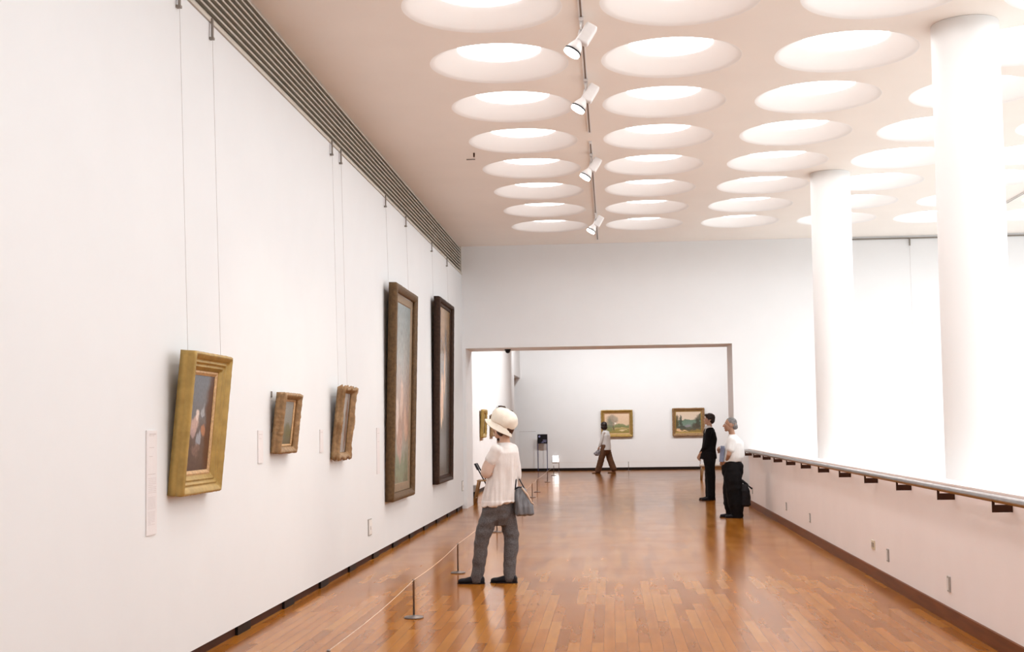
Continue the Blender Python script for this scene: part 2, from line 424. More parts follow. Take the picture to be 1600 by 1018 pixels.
def canvas(name, x0, x1, z0, z1, y, th, m, parent):
    bm = NB(); uv = bm.loops.layers.uv.new('UVMap')
    v = box(bm, x0, x1, y, y+th, z0, z1)
    for f in bm.faces:
        for l in f.loops: l[uv].uv = ((l.vert.co.x-x0)/(x1-x0), (l.vert.co.z-z0)/(z1-z0))
    return obj(name, bm, m, parent)
def picture(label, loc, rz, tilt, W, Hh, prof, fm, cm, cdep, inner=None, innerm=None, orn=0, cart=0, seg=28, plaque=None, glass=False):
    """loc is the middle of the bottom back edge"""
    t = thing('framed_painting', label, 'painting', loc, (tilt, 0, rz))
    bm = NB(); moulding(bm, W, Hh, prof, seg, orn, cart)
    bmesh.ops.translate(bm, vec=(0, 0, Hh/2), verts=bm.verts)
    obj('frame', bm, fm, t, orn > 0)
    ins = prof[-1][0]
    if inner:
        bm = NB(); moulding(bm, W-2*ins+.002, Hh-2*ins+.002, inner, 2); bmesh.ops.translate(bm, vec=(0, 0, Hh/2), verts=bm.verts)
        obj('inner_moulding', bm, innerm, t); ci = ins+inner[-1][0]
    else: ci = ins
    canvas('canvas', -W/2+ci-.004, W/2-ci+.004, ci-.004, Hh-ci+.004, -cdep, .006, cm, t)
    if plaque: soften(obj('plaque', B(-.07, .07, -plaque-.004, -plaque, .05, .085), M['gold'], t), .002)
    return t
LW = pi/2
def leftwall(y0, y1, z0, ztop, depth, tiltdx, **k):
    return dict(loc=(XL+.004, (y0+y1)/2, z0), rz=LW, tilt=math.atan2(tiltdx, ztop-z0), W=y1-y0, Hh=ztop-z0, **k)

c1 = canvas_mat('still_life_canvas', [(0, (.10, .06, .045)), (.3, (.13, .085, .065)), (.55, (.16, .15, .15)), (1, (.17, .19, .22))],
    [(.92, .5, .2, .65, (.10, .035, .012), .9), (.33, .50, .16, .10, (.55, .38, .32), .9), (.42, .58, .05, .07, (.75, .62, .55), .9), (.62, .62, .12, .06, (.40, .40, .42), .8),
     (.28, .42, .12, .07, (.45, .32, .30), .8), (.55, .32, .10, .08, (.36, .38, .42), .8), (.70, .40, .10, .06, (.45, .20, .10), .8), (.45, .22, .2, .06, (.22, .14, .11), .8)])
picture('painting in a deep plain gilt box frame, nearest on the left wall', **leftwall(7.72, 8.50, 1.12, 2.04, .1, .085,
    prof=[(0, 0), (0, .045), (.004, .05), (0, .056), (0, .090), (.006, .100), (.018, .104), (.024, .096), (.036, .095), (.045, .080), (.056, .070), (.060, .076), (.068, .076), (.072, .066), (.085, .058), (.088, .064), (.095, .062), (.100, .050), (.115, .046), (.118, .035)],
    fm=M['gold'], cm=c1, cdep=.028, inner=[(0, .0), (0, .040), (.012, .042), (.03, .032), (.03, 0)], innerm=M['gilt_pale'], orn=.003, seg=40))
c2 = canvas_mat('small_landscape_canvas', [(0, (.12, .10, .06)), (.3, (.16, .15, .10)), (.5, (.24, .24, .21)), (1, (.30, .30, .28))],
    [(.25, .40, .14, .09, (.85, .62, .45), .95), (.15, .52, .12, .05, (.36, .28, .22), .8), (.75, .3, .3, .2, (.13, .12, .05), .7)])
picture('small painting in an ornate brown gilt frame, second from the left on the left wall', **leftwall(10.1, 10.66, 1.335, 1.835, .08, .055,
    prof=[(0, 0), (.0, .03), (.010, .04), (.0, .062), (.006, .082), (.024, .085), (.036, .066), (.048, .058), (.052, .04)],
    fm=M['antique'], cm=c2, cdep=.026, inner=[(0, 0), (0, .036), (.010, .040), (.020, .030), (.020, 0)], innerm=M['gilt_pale'], orn=.007, seg=44))
c3 = canvas_mat('pale_figure_canvas', [(0, (.36, .33, .31)), (.5, (.30, .28, .26)), (1, (.42, .40, .38))],
    [(.3, .75, .25, .25, (.55, .53, .52), .8), (.35, .28, .25, .2, (.5, .46, .45), .8), (.85, .5, .12, .6, (.18, .08, .03), .8)])
picture('painting in a rococo gilt frame with bulging corners and side cartouches', **leftwall(12.3, 12.87, 1.235, 1.945, .085, .075,
    prof=[(0, 0), (.0, .035), (.014, .045), (.004, .065), (.010, .085), (.028, .082), (.038, .06), (.052, .045), (.056, .03)],
    fm=M['antique'], cm=c3, cdep=.024, orn=.007, cart=.028, seg=48))
c4 = canvas_mat('tall_pale_figures_canvas', [(0, (.20, .20, .13)), (.18, (.33, .30, .24)), (.32, (.38, .24, .18)), (.5, (.40, .30, .25)), (.72, (.33, .33, .31)), (1, (.26, .31, .32))],
    [(.14, .62, .07, .28, (.62, .60, .56), .8), (.55, .45, .12, .12, (.62, .42, .32), .85), (.30, .38, .12, .14, (.70, .56, .48), .8), (.80, .33, .12, .12, (.60, .38, .28), .85), (.45, .22, .2, .1, (.48, .27, .20), .7), (.5, .08, .5, .08, (.20, .24, .15), .8)], .25)
picture('tall painting with pale figures in an olive brown frame, left of the two tall ones', **leftwall(15.28, 16.98, .62, 3.33, .11, .07,
    prof=[(0, 0), (0, .09), (.012, .105), (.05, .108), (.075, .085), (.09, .08), (.10, .05)],
    fm=M['olive'], cm=c4, cdep=.030, inner=[(0, 0), (0, .045), (.09, .038), (.10, .03), (.10, 0)], innerm=M['liner'], plaque=.048, orn=.003, seg=50))
c5 = canvas_mat('tall_brown_figure_canvas', [(0, (.13, .11, .09)), (.25, (.12, .11, .105)), (.6, (.17, .145, .12)), (.85, (.30, .20, .12)), (1, (.34, .23, .13))],
    [(.42, .45, .13, .16, (.85, .50, .30), .9), (.62, .60, .09, .2, (.72, .44, .26), .85), (.45, .34, .06, .07, (.9, .62, .42), .9), (.72, .78, .05, .12, (.10, .08, .07), .9), (.4, .92, .3, .1, (.45, .28, .16), .7)], .2)
picture('tall painting with a glowing figure in a dark umber frame, beside the opening', **leftwall(19.38, 21.15, .64, 3.58, .11, .05,
    prof=[(0, 0), (0, .07), (.01, .10), (.035, .105), (.05, .085), (.065, .08), (.07, .05)],
    fm=M['umber'], cm=c5, cdep=.034, inner=[(0, 0), (0, .055), (.04, .048), (.045, .036), (.045, 0)], innerm=M['umber'], orn=.003, seg=50))
# far room, left wall
for (y0, y1, z0, z1, fm, lab, stp, bl) in (
    (29.1, 29.9, 1.28, 1.93, M['gold'], 'bright gilt framed painting on the far room left wall, left of the hat', [(0, (.2, .13, .05)), (1, (.4, .3, .15))], [(.5, .5, .3, .3, (.5, .35, .2), .7)]),
    (31.5, 32.3, 1.29, 1.84, M['antique'], 'brown ornate framed painting on the far room left wall, partly behind the hat brim', [(0, (.3, .2, .12)), (1, (.5, .4, .3))], [(.5, .4, .3, .3, (.3, .2, .1), .7)]),
    (33.5, 34.9, 1.16, 2.09, M['umber'], 'dark framed painting rising above the woman\'s sun hat', [(0, (.1, .07, .05)), (1, (.2, .16, .12))], [(.5, .5, .3, .3, (.3, .2, .15), .7)]),
    (37.1, 37.7, 1.3, 2.0, M['umber'], 'farthest dark framed painting on the far room left wall, mostly hidden by the hat', [(0, (.1, .07, .05)), (1, (.2, .16, .12))], [(.5, .5, .3, .3, (.3, .2, .15), .7)])):
    picture(lab, (X2+.004, (y0+y1)/2, z0), LW, .05, y1-y0, z1-z0, [(0, 0), (0, .07), (.02, .085), (.05, .07), (.08, .055), (.10, .04)], fm,
            canvas_mat('far_side_canvas', stp, bl), .03, orn=.012, seg=30)
# far wall, facing the viewer
c6 = canvas_mat('orchard_canvas', [(0, (.30, .24, .08)), (.2, (.36, .30, .10)), (.24, (.55, .42, .22)), (.3, (.22, .24, .10)), (.42, (.28, .30, .16)), (.47, (.74, .55, .38)), (1, (.80, .60, .44))],
    [(.30, .68, .26, .30, (.33, .28, .22), .85), (.22, .5, .14, .3, (.22, .24, .18), .75), (.36, .28, .035, .18, (.16, .11, .08), .9), (.42, .75, .06, .14, (.45, .38, .30), .7), (.15, .2, .2, .14, (.22, .25, .12), .8), (.42, .50, .04, .05, (.85, .80, .68), .9), (.75, .14, .2, .03, (.8, .62, .4), .8)])
P6 = [(0, 0), (0, .09), (.012, .11), (.036, .10), (.048, .075), (.072, .065), (.082, .06), (.092, .05)]
picture('gilt framed landscape with a big tree on the far wall, beside the walking visitor', (.185, YF-.004, 1.13), 0, .04, 1.06, .90, P6, M['gold'], c6, .022, inner=[(0, 0), (0, .05), (.02, .045), (.03, .03), (.03, 0)], innerm=M['gilt_pale'], orn=.010, seg=34)
c7 = canvas_mat('lake_canvas', [(0, (.28, .20, .07)), (.08, (.30, .22, .08)), (.14, (.12, .11, .08)), (.36, (.20, .27, .22)), (.55, (.17, .25, .19)), (.60, (.16, .22, .14)), (.63, (.72, .60, .48)), (1, (.74, .60, .46))],
    [(.19, .55, .09, .32, (.07, .08, .06), .9), (.04, .5, .07, .35, (.10, .08, .04), .9), (.88, .5, .12, .36, (.08, .075, .055), .9), (.97, .75, .07, .2, (.10, .11, .07), .9), (.80, .3, .18, .16, (.10, .08, .06), .85),
     (.25, .25, .22, .09, (.08, .08, .065), .8), (.48, .30, .13, .07, (.30, .28, .30), .8), (.10, .10, .12, .08, (.80, .52, .30), .9), (.3, .06, .2, .03, (.85, .62, .38), .8)])
picture('gilt framed painting of a lake between dark trees, behind the young man in black', (2.585, YF-.004, 1.13), 0, .04, 1.07, .93, P6, M['antique'], c7, .022, inner=[(0, 0), (0, .05), (.02, .045), (.03, .03), (.03, 0)], innerm=M['gold'], orn=.010, seg=34)

# hanging wires with their hooks on the picture rail
def hanger(y, zend, lab, xe=.05):
    t = thing('picture_hanger', lab, 'picture hanger', (XL, y, Z_RAIL), group='hangers on the picture rail')
    bm = NB(); box(bm, .0145, .028, -.012, .012, -.135, .004); box(bm, .0005, .034, -.016, .016, -.150, -.132)
    soften(obj('hook', bm, M['hookm'], t), .002)
    bm = NB(); tube(bm, [(.022, 0, -.14), (xe, 0, zend-Z_RAIL)], .0014, 6); obj('wire', bm, M['wire'], t)
nm = {0: 'near', 1: 'far'}
for i, y in enumerate((7.88, 8.56)): hanger(y, 2.02, '%s hanger and wire of the nearest gilt framed painting' % nm[i], .08)
for i, y in enumerate((12.38, 12.80)): hanger(y, 1.93, '%s hanger and wire above the rococo framed painting' % nm[i], .07)
for i, y in enumerate((15.40, 16.96)): hanger(y, 3.25, '%s hanger and wire of the tall olive framed painting' % nm[i], .05)
for i, y in enumerate((19.45, 21.28)): hanger(y, 3.5, '%s hanger and wire of the tall dark framed painting' % nm[i], .035)
t = thing('picture_hanger', 'lone hanger with a hair-thin wire high on the end wall between the columns', 'picture hanger', (5.58, YE, H-.06))
soften(obj('hook', B(-.014, .014, -.045, -.031, -.13, .02), M['hookm'], t), .002)
bm = NB(); tube(bm, [(0, -.036, -.12), (0, -.036, -1.6)], .0018, 6); obj('wire', bm, M['wire'], t)
o = tag(soften(obj('wall_hook', B(0, .012, -.006, .006, -.03, .02), M['hookm']), .002), 'small grey hook on the wall behind the small ornate painting', 'hook')
o.location = (XL, 10.14, 1.82)

# wall labels
def label(y0, y1, z0, z1, lab, rows=()):
    t = thing('wall_label', lab, 'label', (XL, (y0+y1)/2, (z0+z1)/2))
    hw, hh = (y1-y0)/2, (z1-z0)/2
    obj('card', B(.0005, .008, -hw, hw, -hh, hh), M['paper'], t)
    if rows:
        bm = NB()
        for (z_, a, b, th) in rows: box(bm, .0082, .0088, -hw+a*2*hw, -hw+b*2*hw, hh-z_*2*hh-th/2, hh-z_*2*hh+th/2)
        o = obj('printed_text', bm, M['ink'], t); o['label'] = 'fine grey lines of print'
rows = [(.035, .25, .9, .006), (.05, .2, .7, .003), (.165, .25, .7, .003), (.25, .25, .55, .003), (.42, .1, .85, .003)]
rows += [(.46+.017*i, .15, .9 if i % 5 < 4 else .6, .0022) for i in range(9)] + [(.64+.0135*i, .12, .85, .0018) for i in range(9)] + [(.78+.0135*i, .12, .8 if i != 8 else .4, .0018) for i in range(10)]
label(7.36, 7.53, .90, 1.53, 'tall pale printed text panel left of the nearest painting', rows)
label(9.74, 9.88, 1.26, 1.52, 'pale caption card left of the small ornate painting', [(.12, .15, .8, .004), (.25, .15, .6, .003)])
label(11.85, 11.98, 1.30, 1.52, 'pale caption card left of the rococo framed painting', [(.12, .15, .8, .004)])
label(14.76, 14.94, .98, 1.53, 'tall pale caption card left of the first tall painting', [(.12, .15, .8, .004), (.3, .15, .8, .004)])
for (y0, y1, z0, z1, lab) in ((14.2, 14.40, .30, .49, 'white wall outlet plate low on the left wall, below the tall olive framed painting'),
                              (23.18, 23.40, .34, .53, 'white wall outlet plate low on the left wall, close to the opening')):
    t = thing('outlet_plate', lab, 'socket', (XL, (y0+y1)/2, (z0+z1)/2), group='outlet plates on the left wall')
    hw = (y1-y0)/2; hh = (z1-z0)/2
    soften(obj('rim', B(.0005, .008, -hw, hw, -hh, hh), M['greyplastic'], t), .002)
    soften(obj('cover', B(.0085, .014, -hw+.012, hw-.012, -hh+.012, hh-.012), M['plastic'], t), .002)
    obj('socket_face', B(.0143, .016, -.02, .02, -.03, .01), M['ink'], t)

# ------------------------------------------------------------------ lighting tracks and spotlights
def track(x, y0, y1, lab):
    t = thing('lighting_track', lab, 'lighting track', (x, y0, H-.001), group='lighting tracks')
    bm = NB(); box(bm, -.018, -.008, 0, y1-y0, -.022, 0); box(bm, .008, .018, 0, y1-y0, -.022, 0); obj('rail', bm, M['lampwhite'], t)
    obj('contact_channel', B(-.0078, .0078, 0, y1-y0, -.023, -.001), mat('track_channel', (.16, .10, .06), .5), t)
    for y in (0, y1-y0): soften(obj('end_cap', B(-.02, .02, y-.02, y+.02, -.026, 0), M['lampwhite'], t), .003)
track(-.19, 2.0, 14.45, 'near length of the lighting track over the walkway')
track(-.19, 15.0, 22.9, 'far length of the lighting track over the walkway')
track(6.30, 4.0, 20.1, 'lighting track over the open hall at the far right')
sd = V((-.52, -.10, -.86)).normalized()
proto = None
def spot():
    t = thing('track_spotlight', '', 'spotlight', (0, 0, 0), group='spotlights on the walkway track')
    obj('adapter', B(-.02, .02, -.05, .05, -.05, -.027), M['lampwhite'], t)
    bm = NB(); tube(bm, [(0, 0, -.05), (0, 0, -.12)], .010, 12); tube(bm, [(-.01, .01, -.12), (-.035, 0, -.25)], .012, 10); obj('stem', bm, M['lampwhite'], t, True)
    ang = math.atan2(-sd.x, -sd.z)
    z_ = -sd; x_ = V((0, 1, 0)).cross(z_).normalized(); y_ = z_.cross(x_)
    Mh = Matrix.Translation((-.045, -.02, -.26)) @ Matrix((x_, y_, z_)).transposed().to_4x4()
    Mg = Matrix.Translation((.045, 0, -.165)) @ Matrix((x_, y_, z_)).transposed().to_4x4()
    bm = NB(); box(bm, -.052, .052, -.045, .045, -.09, .095, Mg); g = soften(obj('gear_box', bm, M['lampwhite'], t), .018, 3)
    bm = NB(); lathe(bm, [(.026, .09), (.032, .075), (.034, .04), (.045, .02), (.062, -.02), (.070, -.055)], 28, Mh); obj('lamp_head', bm, M['lampwhite'], t, True)
    bm = NB(); lathe(bm, [(.0712, -.0485), (.0745, -.050), (.075, -.062), (.0715, -.064)], 28, Mh); obj('rim', bm, M['black'], t, True)
    bm = NB(); lathe(bm, [(.0705, -.0645), (.069, -.085), (.064, -.0855)], 28, Mh); obj('lens', bm, M['bulb'], t, True)
    return t, Mh
proto, Mh = spot()
for i, (y, lab) in enumerate(((10.33, 'white track spotlight nearest the viewer'), (12.2, 'white track spotlight, second from the viewer'), (15.6, 'white track spotlight, third from the viewer'), (20.0, 'white track spotlight nearest the end wall'))):
    t = proto if i == 0 else copy_tree(proto)
    t.location = (-.19, y, H-.001); t['label'] = lab
    l = bpy.data.lights.new('spot_beam', 'SPOT'); l.energy = SPOT_W; l.spot_size = radians(62); l.spot_blend = .8; l.shadow_soft_size = .07; l.color = (1, .93, .82)
    lo = bpy.data.objects.new('spot_beam', l); col.objects.link(lo)
    lo.location = t.location+Mh.translation+sd*.11; lo.rotation_euler = sd.to_track_quat('-Z', 'Y').to_euler()
# small ceiling fittings
t = thing('ceiling_sensor', 'tiny ceiling sensor with a thin bar, left of the skylights near the grille', 'sensor', (-1.74, 15.8, H))
obj('bar', B(-.05, .06, -.006, .006, -.012, -.0005), M['hookm'], t)
bm = NB(); lathe(bm, [(.011, -.0005), (.009, -.05), (.004, -.055)], 12); o = obj('nub', bm, M['bracket'], t, True); o.location = (.085, -.35, 0)
t = thing('dome_camera', 'small black dome camera under the lintel of the opening', 'camera', (-1.97, 24.05, ZO))
bm = NB(); lathe(bm, [(.06, -.0005), (.06, -.02), (.055, -.022)], 24); obj('base', bm, M['black'], t, True)
bm = NB(); lathe(bm, [(.048, -.0225), (.046, -.045), (.034, -.065), (.012, -.075)], 24); obj('dome', bm, M['black'], t, True)

# ------------------------------------------------------------------ barrier
def rope_post(x, y, lab, group='low rope barrier posts'):
    t = thing('barrier_post', lab, 'barrier post', (x, y, 0), group=group)
    bm = NB(); lathe(bm, [(.078, .0005), (.079, .008), (.074, .014), (.02, .018), (.012, .024)], 32); obj('base', bm, M['post'], t, True)
    bm = NB(); lathe(bm, [(.0085, .020), (.0085, .296), (.011, .299), (.011, .306), (.006, .309)], 14); obj('rod', bm, M['post'], t, True)
PP = [(-1.58, 6.9, 'barrier post in front of the nearest painting'), (-1.61, 10.07, 'nearest low barrier post on the left, before the grey-trousered woman'), (-1.63, 13.13, 'low barrier post just left of the woman\'s front shoe'), (-1.68, 18.16, 'low barrier post seen between the woman\'s legs'),
      (-1.70, 23.6, 'low barrier post hidden behind the woman\'s grey bag'), (-1.72, 26.9, 'low barrier post just right of the woman\'s grey bag'), (-1.74, 29.04, 'low barrier post on the open floor right of the woman\'s bag'),
      (-1.76, 34.1, 'low barrier post just right of the black sign stand'), (-1.80, 38.67, 'low barrier post below the glowing square light')]
for p in PP: rope_post(*p)
bm = NB()
for a, b in zip(PP, PP[1:]):
    n_ = 8; tube(bm, [(a[0]+(b[0]-a[0])*i/n_, a[1]+(b[1]-a[1])*i/n_, .302-.02*sin(pi*i/n_)) for i in range(n_+1)], .0018, 6)
tag(obj('rope', bm, M['cord']), 'thin beige cord strung along the barrier posts before the left wall', 'cord')
for x, y, lab in ((-1.77, 41.75, 'thin barrier post against the far wall, just right of the glowing light'), (.54, 41.75, 'thin barrier post against the far wall, right of the walking visitor'), (2.9, 41.75, 'thin barrier post against the far wall, behind the man in black')): rope_post(x, y, lab)
bm = NB(); tube(bm, [(-1.77, 41.75, .302), (-.6, 41.75, .285), (.54, 41.75, .302), (1.7, 41.75, .285), (2.9, 41.75, .302)], .0018, 6)
tag(obj('rope', bm, M['cord']), 'thin cord strung between the posts along the far wall', 'cord')

# sign stand, glowing square, hatch
t = thing('sign_stand', 'black sign on two slim legs against the far wall', 'sign', (-2.33, YF-.25, 0))
obj('base', B(-.17, .17, -.13, .13, .0005, .02), M['black'], t)
for s in (-1, 1): obj('leg', B(s*.155-.012, s*.155+.012, -.012, .012, .0205, .94), M['navy'], t)
soften(obj('sign_panel', B(-.168, .168, -.022, .022, .935, 1.25), M['black'], t), .004)
bm = NB()
for a in range(5):
    cx, cz = -.10+.022*cos(a*2*pi/5+.3), 1.175+.022*sin(a*2*pi/5+.3); tube(bm, [(cx, -.0225, cz), (cx, -.0245, cz)], .014, 10)
o = obj('emblem', bm, M['lav'], t); o['label'] = 'pale blue flower-like emblem'
bm = NB()
for r_, (zz, xs) in enumerate(((1.055, (.03, .06, .09, .12)), (1.025, (.03, .06, .09, .12)), (.995, (.0, .03, .06, .09, .12)), (.972, (-.03, 0.0, .03)))):
    for x in xs:
        hgt = .011 if r_ < 3 else .006
        box(bm, x-.011, x+.011, -.0245, -.0225, zz-hgt, zz-hgt+.004); box(bm, x-.011, x+.011, -.0245, -.0225, zz+hgt-.004, zz+hgt)
        box(bm, x-.002, x+.002, -.0245, -.0225, zz-hgt, zz+hgt); box(bm, x-.011, x+.011, -.0245, -.0225, zz-.002, zz+.002)
o = obj('lettering', bm, M['lav'], t); o['label'] = 'pale blue lettering in short lines'
t = thing('guide_light', 'glowing white square guide light low on the far wall', 'light', (-1.905, YF, .41))
soften(obj('housing', B(-.115, .115, -.04, -.0005, -.12, .12), M['lampwhite'], t), .02, 3)
soften(obj('glowing_panel', B(-.10, .10, -.046, -.0405, -.105, .105), M['glow'], t), .015, 3)
t = thing('access_hatch', 'plain white hatch door flush in the far wall, left of the black sign', 'hatch', (-2.85, YF, 0))
soften(obj('panel', B(-.28, .28, -.012, -.0005, .10, 1.34), M['wall'], t), .002)
obj('edge_strip', B(-.285, .285, -.014, -.0005, 1.342, 1.352), M['wire'], t)

# bench in the far room
t = thing('bench', 'wooden bench with a cream seat in the far room behind the young man', 'bench', (3.02, 34.7, 0))
soften(obj('seat', B(-.62, .62, -.25, .25, .365, .41), mat('cream_upholstery', (.78, .72, .64), .7), t), .012, 3)
soften(obj('apron', B(-.58, .58, -.22, .22, .28, .3645), M['wood'], t), .004)
for sx in (-1, 1):
    for sy in (-1, 1):
        bm = NB(); tube(bm, [(sx*.565, sy*.2, .30), (sx*.59, sy*.215, .0005)], [.028, .018], 12); obj('leg', bm, M['wood'], t, True)
# folding chair and waste bin just inside the opening
t = thing('folding_chair', 'wooden folding chair inside the opening, beside the woman\'s arm', 'chair', (-2.51, 24.86, 0))
for sy in (-.2, .2):
    bm = NB(); tube(bm, [(-.23, sy, .0005), (-.13, sy, .46), (-.02, sy, .47)], .019, 10); obj('leg', bm, M['wood'], t, True)
    bm = NB(); tube(bm, [(.20, sy*.85, .0005), (.0, sy*.85, .44), (-.19, sy*.85, .80)], .013, 10); obj('back_frame', bm, M['black'], t, True)
soften(obj('seat', B(-.16, .22, -.19, .19, .452, .478), M['wood'], t), .008)
bm = NB(); box(bm, -.012, .012, -.19, .19, -.07, .07, Matrix.Translation((-.172, 0, .74)) @ Matrix.Rotation(-.45, 4, 'Y')); soften(obj('backrest', bm, M['black'], t), .006)
bm = NB(); tube(bm, [(-.2, -.2, .12), (-.2, .2, .12)], .010, 8); obj('crossbar', bm, M['wood'], t, True)
t = thing('waste_bin', 'black waste bin with a grey lid just inside the opening, left of the folding chair', 'bin', (-2.79, 25.35, 0))
bm = NB(); loft(bm, [((0, 0, .0005), (.055, 0, 0), (0, .10, 0)), ((0, 0, .22), (.07, 0, 0), (0, .12, 0))], 24, 6); obj('bucket', bm, M['black'], t)
bm = NB(); loft(bm, [((0, 0, .2205), (.068, 0, 0), (0, .12, 0)), ((0, 0, .34), (.060, 0, 0), (0, .11, 0)), ((0, 0, .35), (.05, 0, 0), (0, .10, 0))], 24, 6); obj('lid', bm, M['greyplastic'], t)

# ================================================================== people
SK = mat('skin', (.60, .36, .25), .5, var=.08, scale=12)
SK2 = mat('tanned_skin', (.40, .22, .14), .5, var=.1, scale=12)
EYEW = mat('eye_white', (.75, .72, .70), .2); EYED = mat('iris', (.03, .02, .015), .15)
LIP = mat('lips', (.45, .17, .13), .45)
def fz(p, s, a): return noise.noise(V((p.x*s[0], p.y*s[1], p.z*s[2])))*a
def head(bm, c, f, u, k=1.0):
    """c = centre, f = face direction, u = up"""
    c, f, u = V(c), V(f).normalized(), V(u).normalized(); s = f.cross(u).normalized(); u = s.cross(f)
    E = dict(fx=s, fy=f, fz=u)
    ball(bm, c+u*.028*k-f*.012*k, (.074*k, .094*k, .086*k), **E)
    ball(bm, c-u*.025*k+f*.025*k, (.060*k, .066*k, .075*k), **E)
    ball(bm, c-u*.088*k+f*.055*k, (.028*k, .026*k, .022*k), **E)
    ball(bm, c-u*.058*k+f*.030*k, (.050*k, .052*k, .042*k), **E)
    ball(bm, c+u*.026*k+f*.070*k, (.052*k, .018*k, .014*k), **E)              # brow
    tube(bm, [c+u*.018*k+f*.082*k, c-u*.010*k+f*.098*k, c-u*.028*k+f*.108*k, c-u*.036*k+f*.092*k], [.008*k, .010*k, .014*k, .010*k], 10)
    ball(bm, c-u*.032*k+f*.094*k, (.017*k, .012*k, .009*k), **E)
    for q in (-1, 1):
        ball(bm, c+s*q*.074*k-u*.004*k-f*.008*k, (.008*k, .018*k, .031*k), **E)
        ball(bm, c+s*q*.038*k-u*.012*k+f*.064*k, (.02*k, .014*k, .016*k), **E)
    return s, f, u
def face_parts(root, off, c, f, u, k=1.0):
    c, f, u = V(c)-V(off), V(f).normalized(), V(u).normalized(); s = f.cross(u).normalized(); u = s.cross(f)
    E = dict(fx=s, fy=f, fz=u)
    for q in (-1, 1):
        bm = NB(); ball(bm, c+s*q*.030*k+u*.010*k+f*.079*k, (.013*k, .009*k, .007*k), **E); e = obj('eye', bm, EYEW, root, True)
        bm = NB(); ball(bm, c+s*q*.030*k+u*.010*k+f*.0865*k, (.0058*k, .003*k, .006*k), **E); obj('iris', bm, EYED, e, True)
    bm = NB(); ball(bm, c-u*.058*k+f*.086*k, (.022*k, .008*k, .0045*k), **E); ball(bm, c-u*.065*k+f*.085*k, (.018*k, .008*k, .005*k), **E); obj('lips', bm, LIP, root, True)
def hand(bm, wrist, d, pn, side, k=1.0, curl=.5):
    """d = direction of the palm, pn = palm normal, side = +1 / -1 for the thumb side"""
    w_, d, pn = V(wrist), V(d).normalized(), V(pn).normalized(); x = d.cross(pn).normalized()*side; pn = (pn-d*pn.dot(d)).normalized()
    loft(bm, [(w_, x*.024*k, pn*.018*k), (w_+d*.03*k, x*.036*k, pn*.016*k), (w_+d*.085*k, x*.041*k, pn*.013*k), (w_+d*.095*k, x*.038*k, pn*.011*k)], 16, 2.6)
    for i, (ln, o_) in enumerate(((.072, .030), (.080, .010), (.074, -.010), (.058, -.029))):
        p = w_+d*(.088-abs(o_-.01)*.15)*k+x*o_*k; dd = d+x*(o_*1.5); pts = [p-d*.02*k, p]; a = 0
        for q, fr in enumerate((.45, .32, .23)):
            a += curl*(.5+.25*i*.3+q*.15); dv = (dd.normalized()*cos(a)+pn*sin(a)); p = p+dv*ln*fr*k; pts.append(p)
        limb(bm, pts, [.0088*k, .0086*k, .0082*k, .0076*k, .0065*k], 8)
    p = w_+d*.028*k+x*.028*k; dv = (d*.6+x*.75+pn*.25).normalized()
    p2 = p+dv*.038*k; p3 = p2+(d*.8+x*.25+pn*.45).normalized()*.032*k; p4 = p3+(d*.8+pn*.5).normalized()*.024*k
    limb(bm, [p, p2, p3, p4], [.014*k, .011*k, .0098*k, .0078*k], 8)
def torso(bm, pel, chest, neck, headc, s, f, k=1.0, wd=1.0):
    pel, chest, neck, headc, s, f = map(V, (pel, chest, neck, headc, s, f))
    L = lambda t: pel.lerp(chest, t)
    loft(bm, [(pel-V((0, 0, .09)), s*.10*k, f*.08*k), (pel, s*.155*wd*k, f*.10*k), (L(.35), s*.125*wd*k, f*.085*k), (L(.7), s*.145*wd*k, f*.095*k), (chest, s*.165*wd*k, f*.10*k),
              (chest.lerp(neck, .55), s*.15*wd*k, f*.08*k), (chest.lerp(neck, .85), s*.075*k, f*.06*k), (neck, s*.052*k, f*.052*k)], 24)
    tube(bm, [neck-V((0, 0, .03)), neck, neck.lerp(headc, .5), headc-V((0, 0, .02))], [.058*k, .052*k, .050*k, .05*k], 16)
def foot(bm, ank, toe, k=1.0):
    ank, toe = V(ank), V(toe); d = (toe-ank); d.z = 0; d.normalize(); s = V((-d.y, d.x, 0)); b = V((ank.x, ank.y, 0))
    loft(bm, [(b-d*.055*k+V((0, 0, .03)), s*.028*k, V((0, 0, .026))), (b+V((0, 0, .04)), s*.034*k, V((0, 0, .036))), (b+d*.07*k+V((0, 0, .033)), s*.040*k, V((0, 0, .029))), (b+d*.13*k+V((0, 0, .024)), s*.042*k, V((0, 0, .020))), (b+d*.175*k+V((0, 0, .016)), s*.026*k, V((0, 0, .012)))], 16)
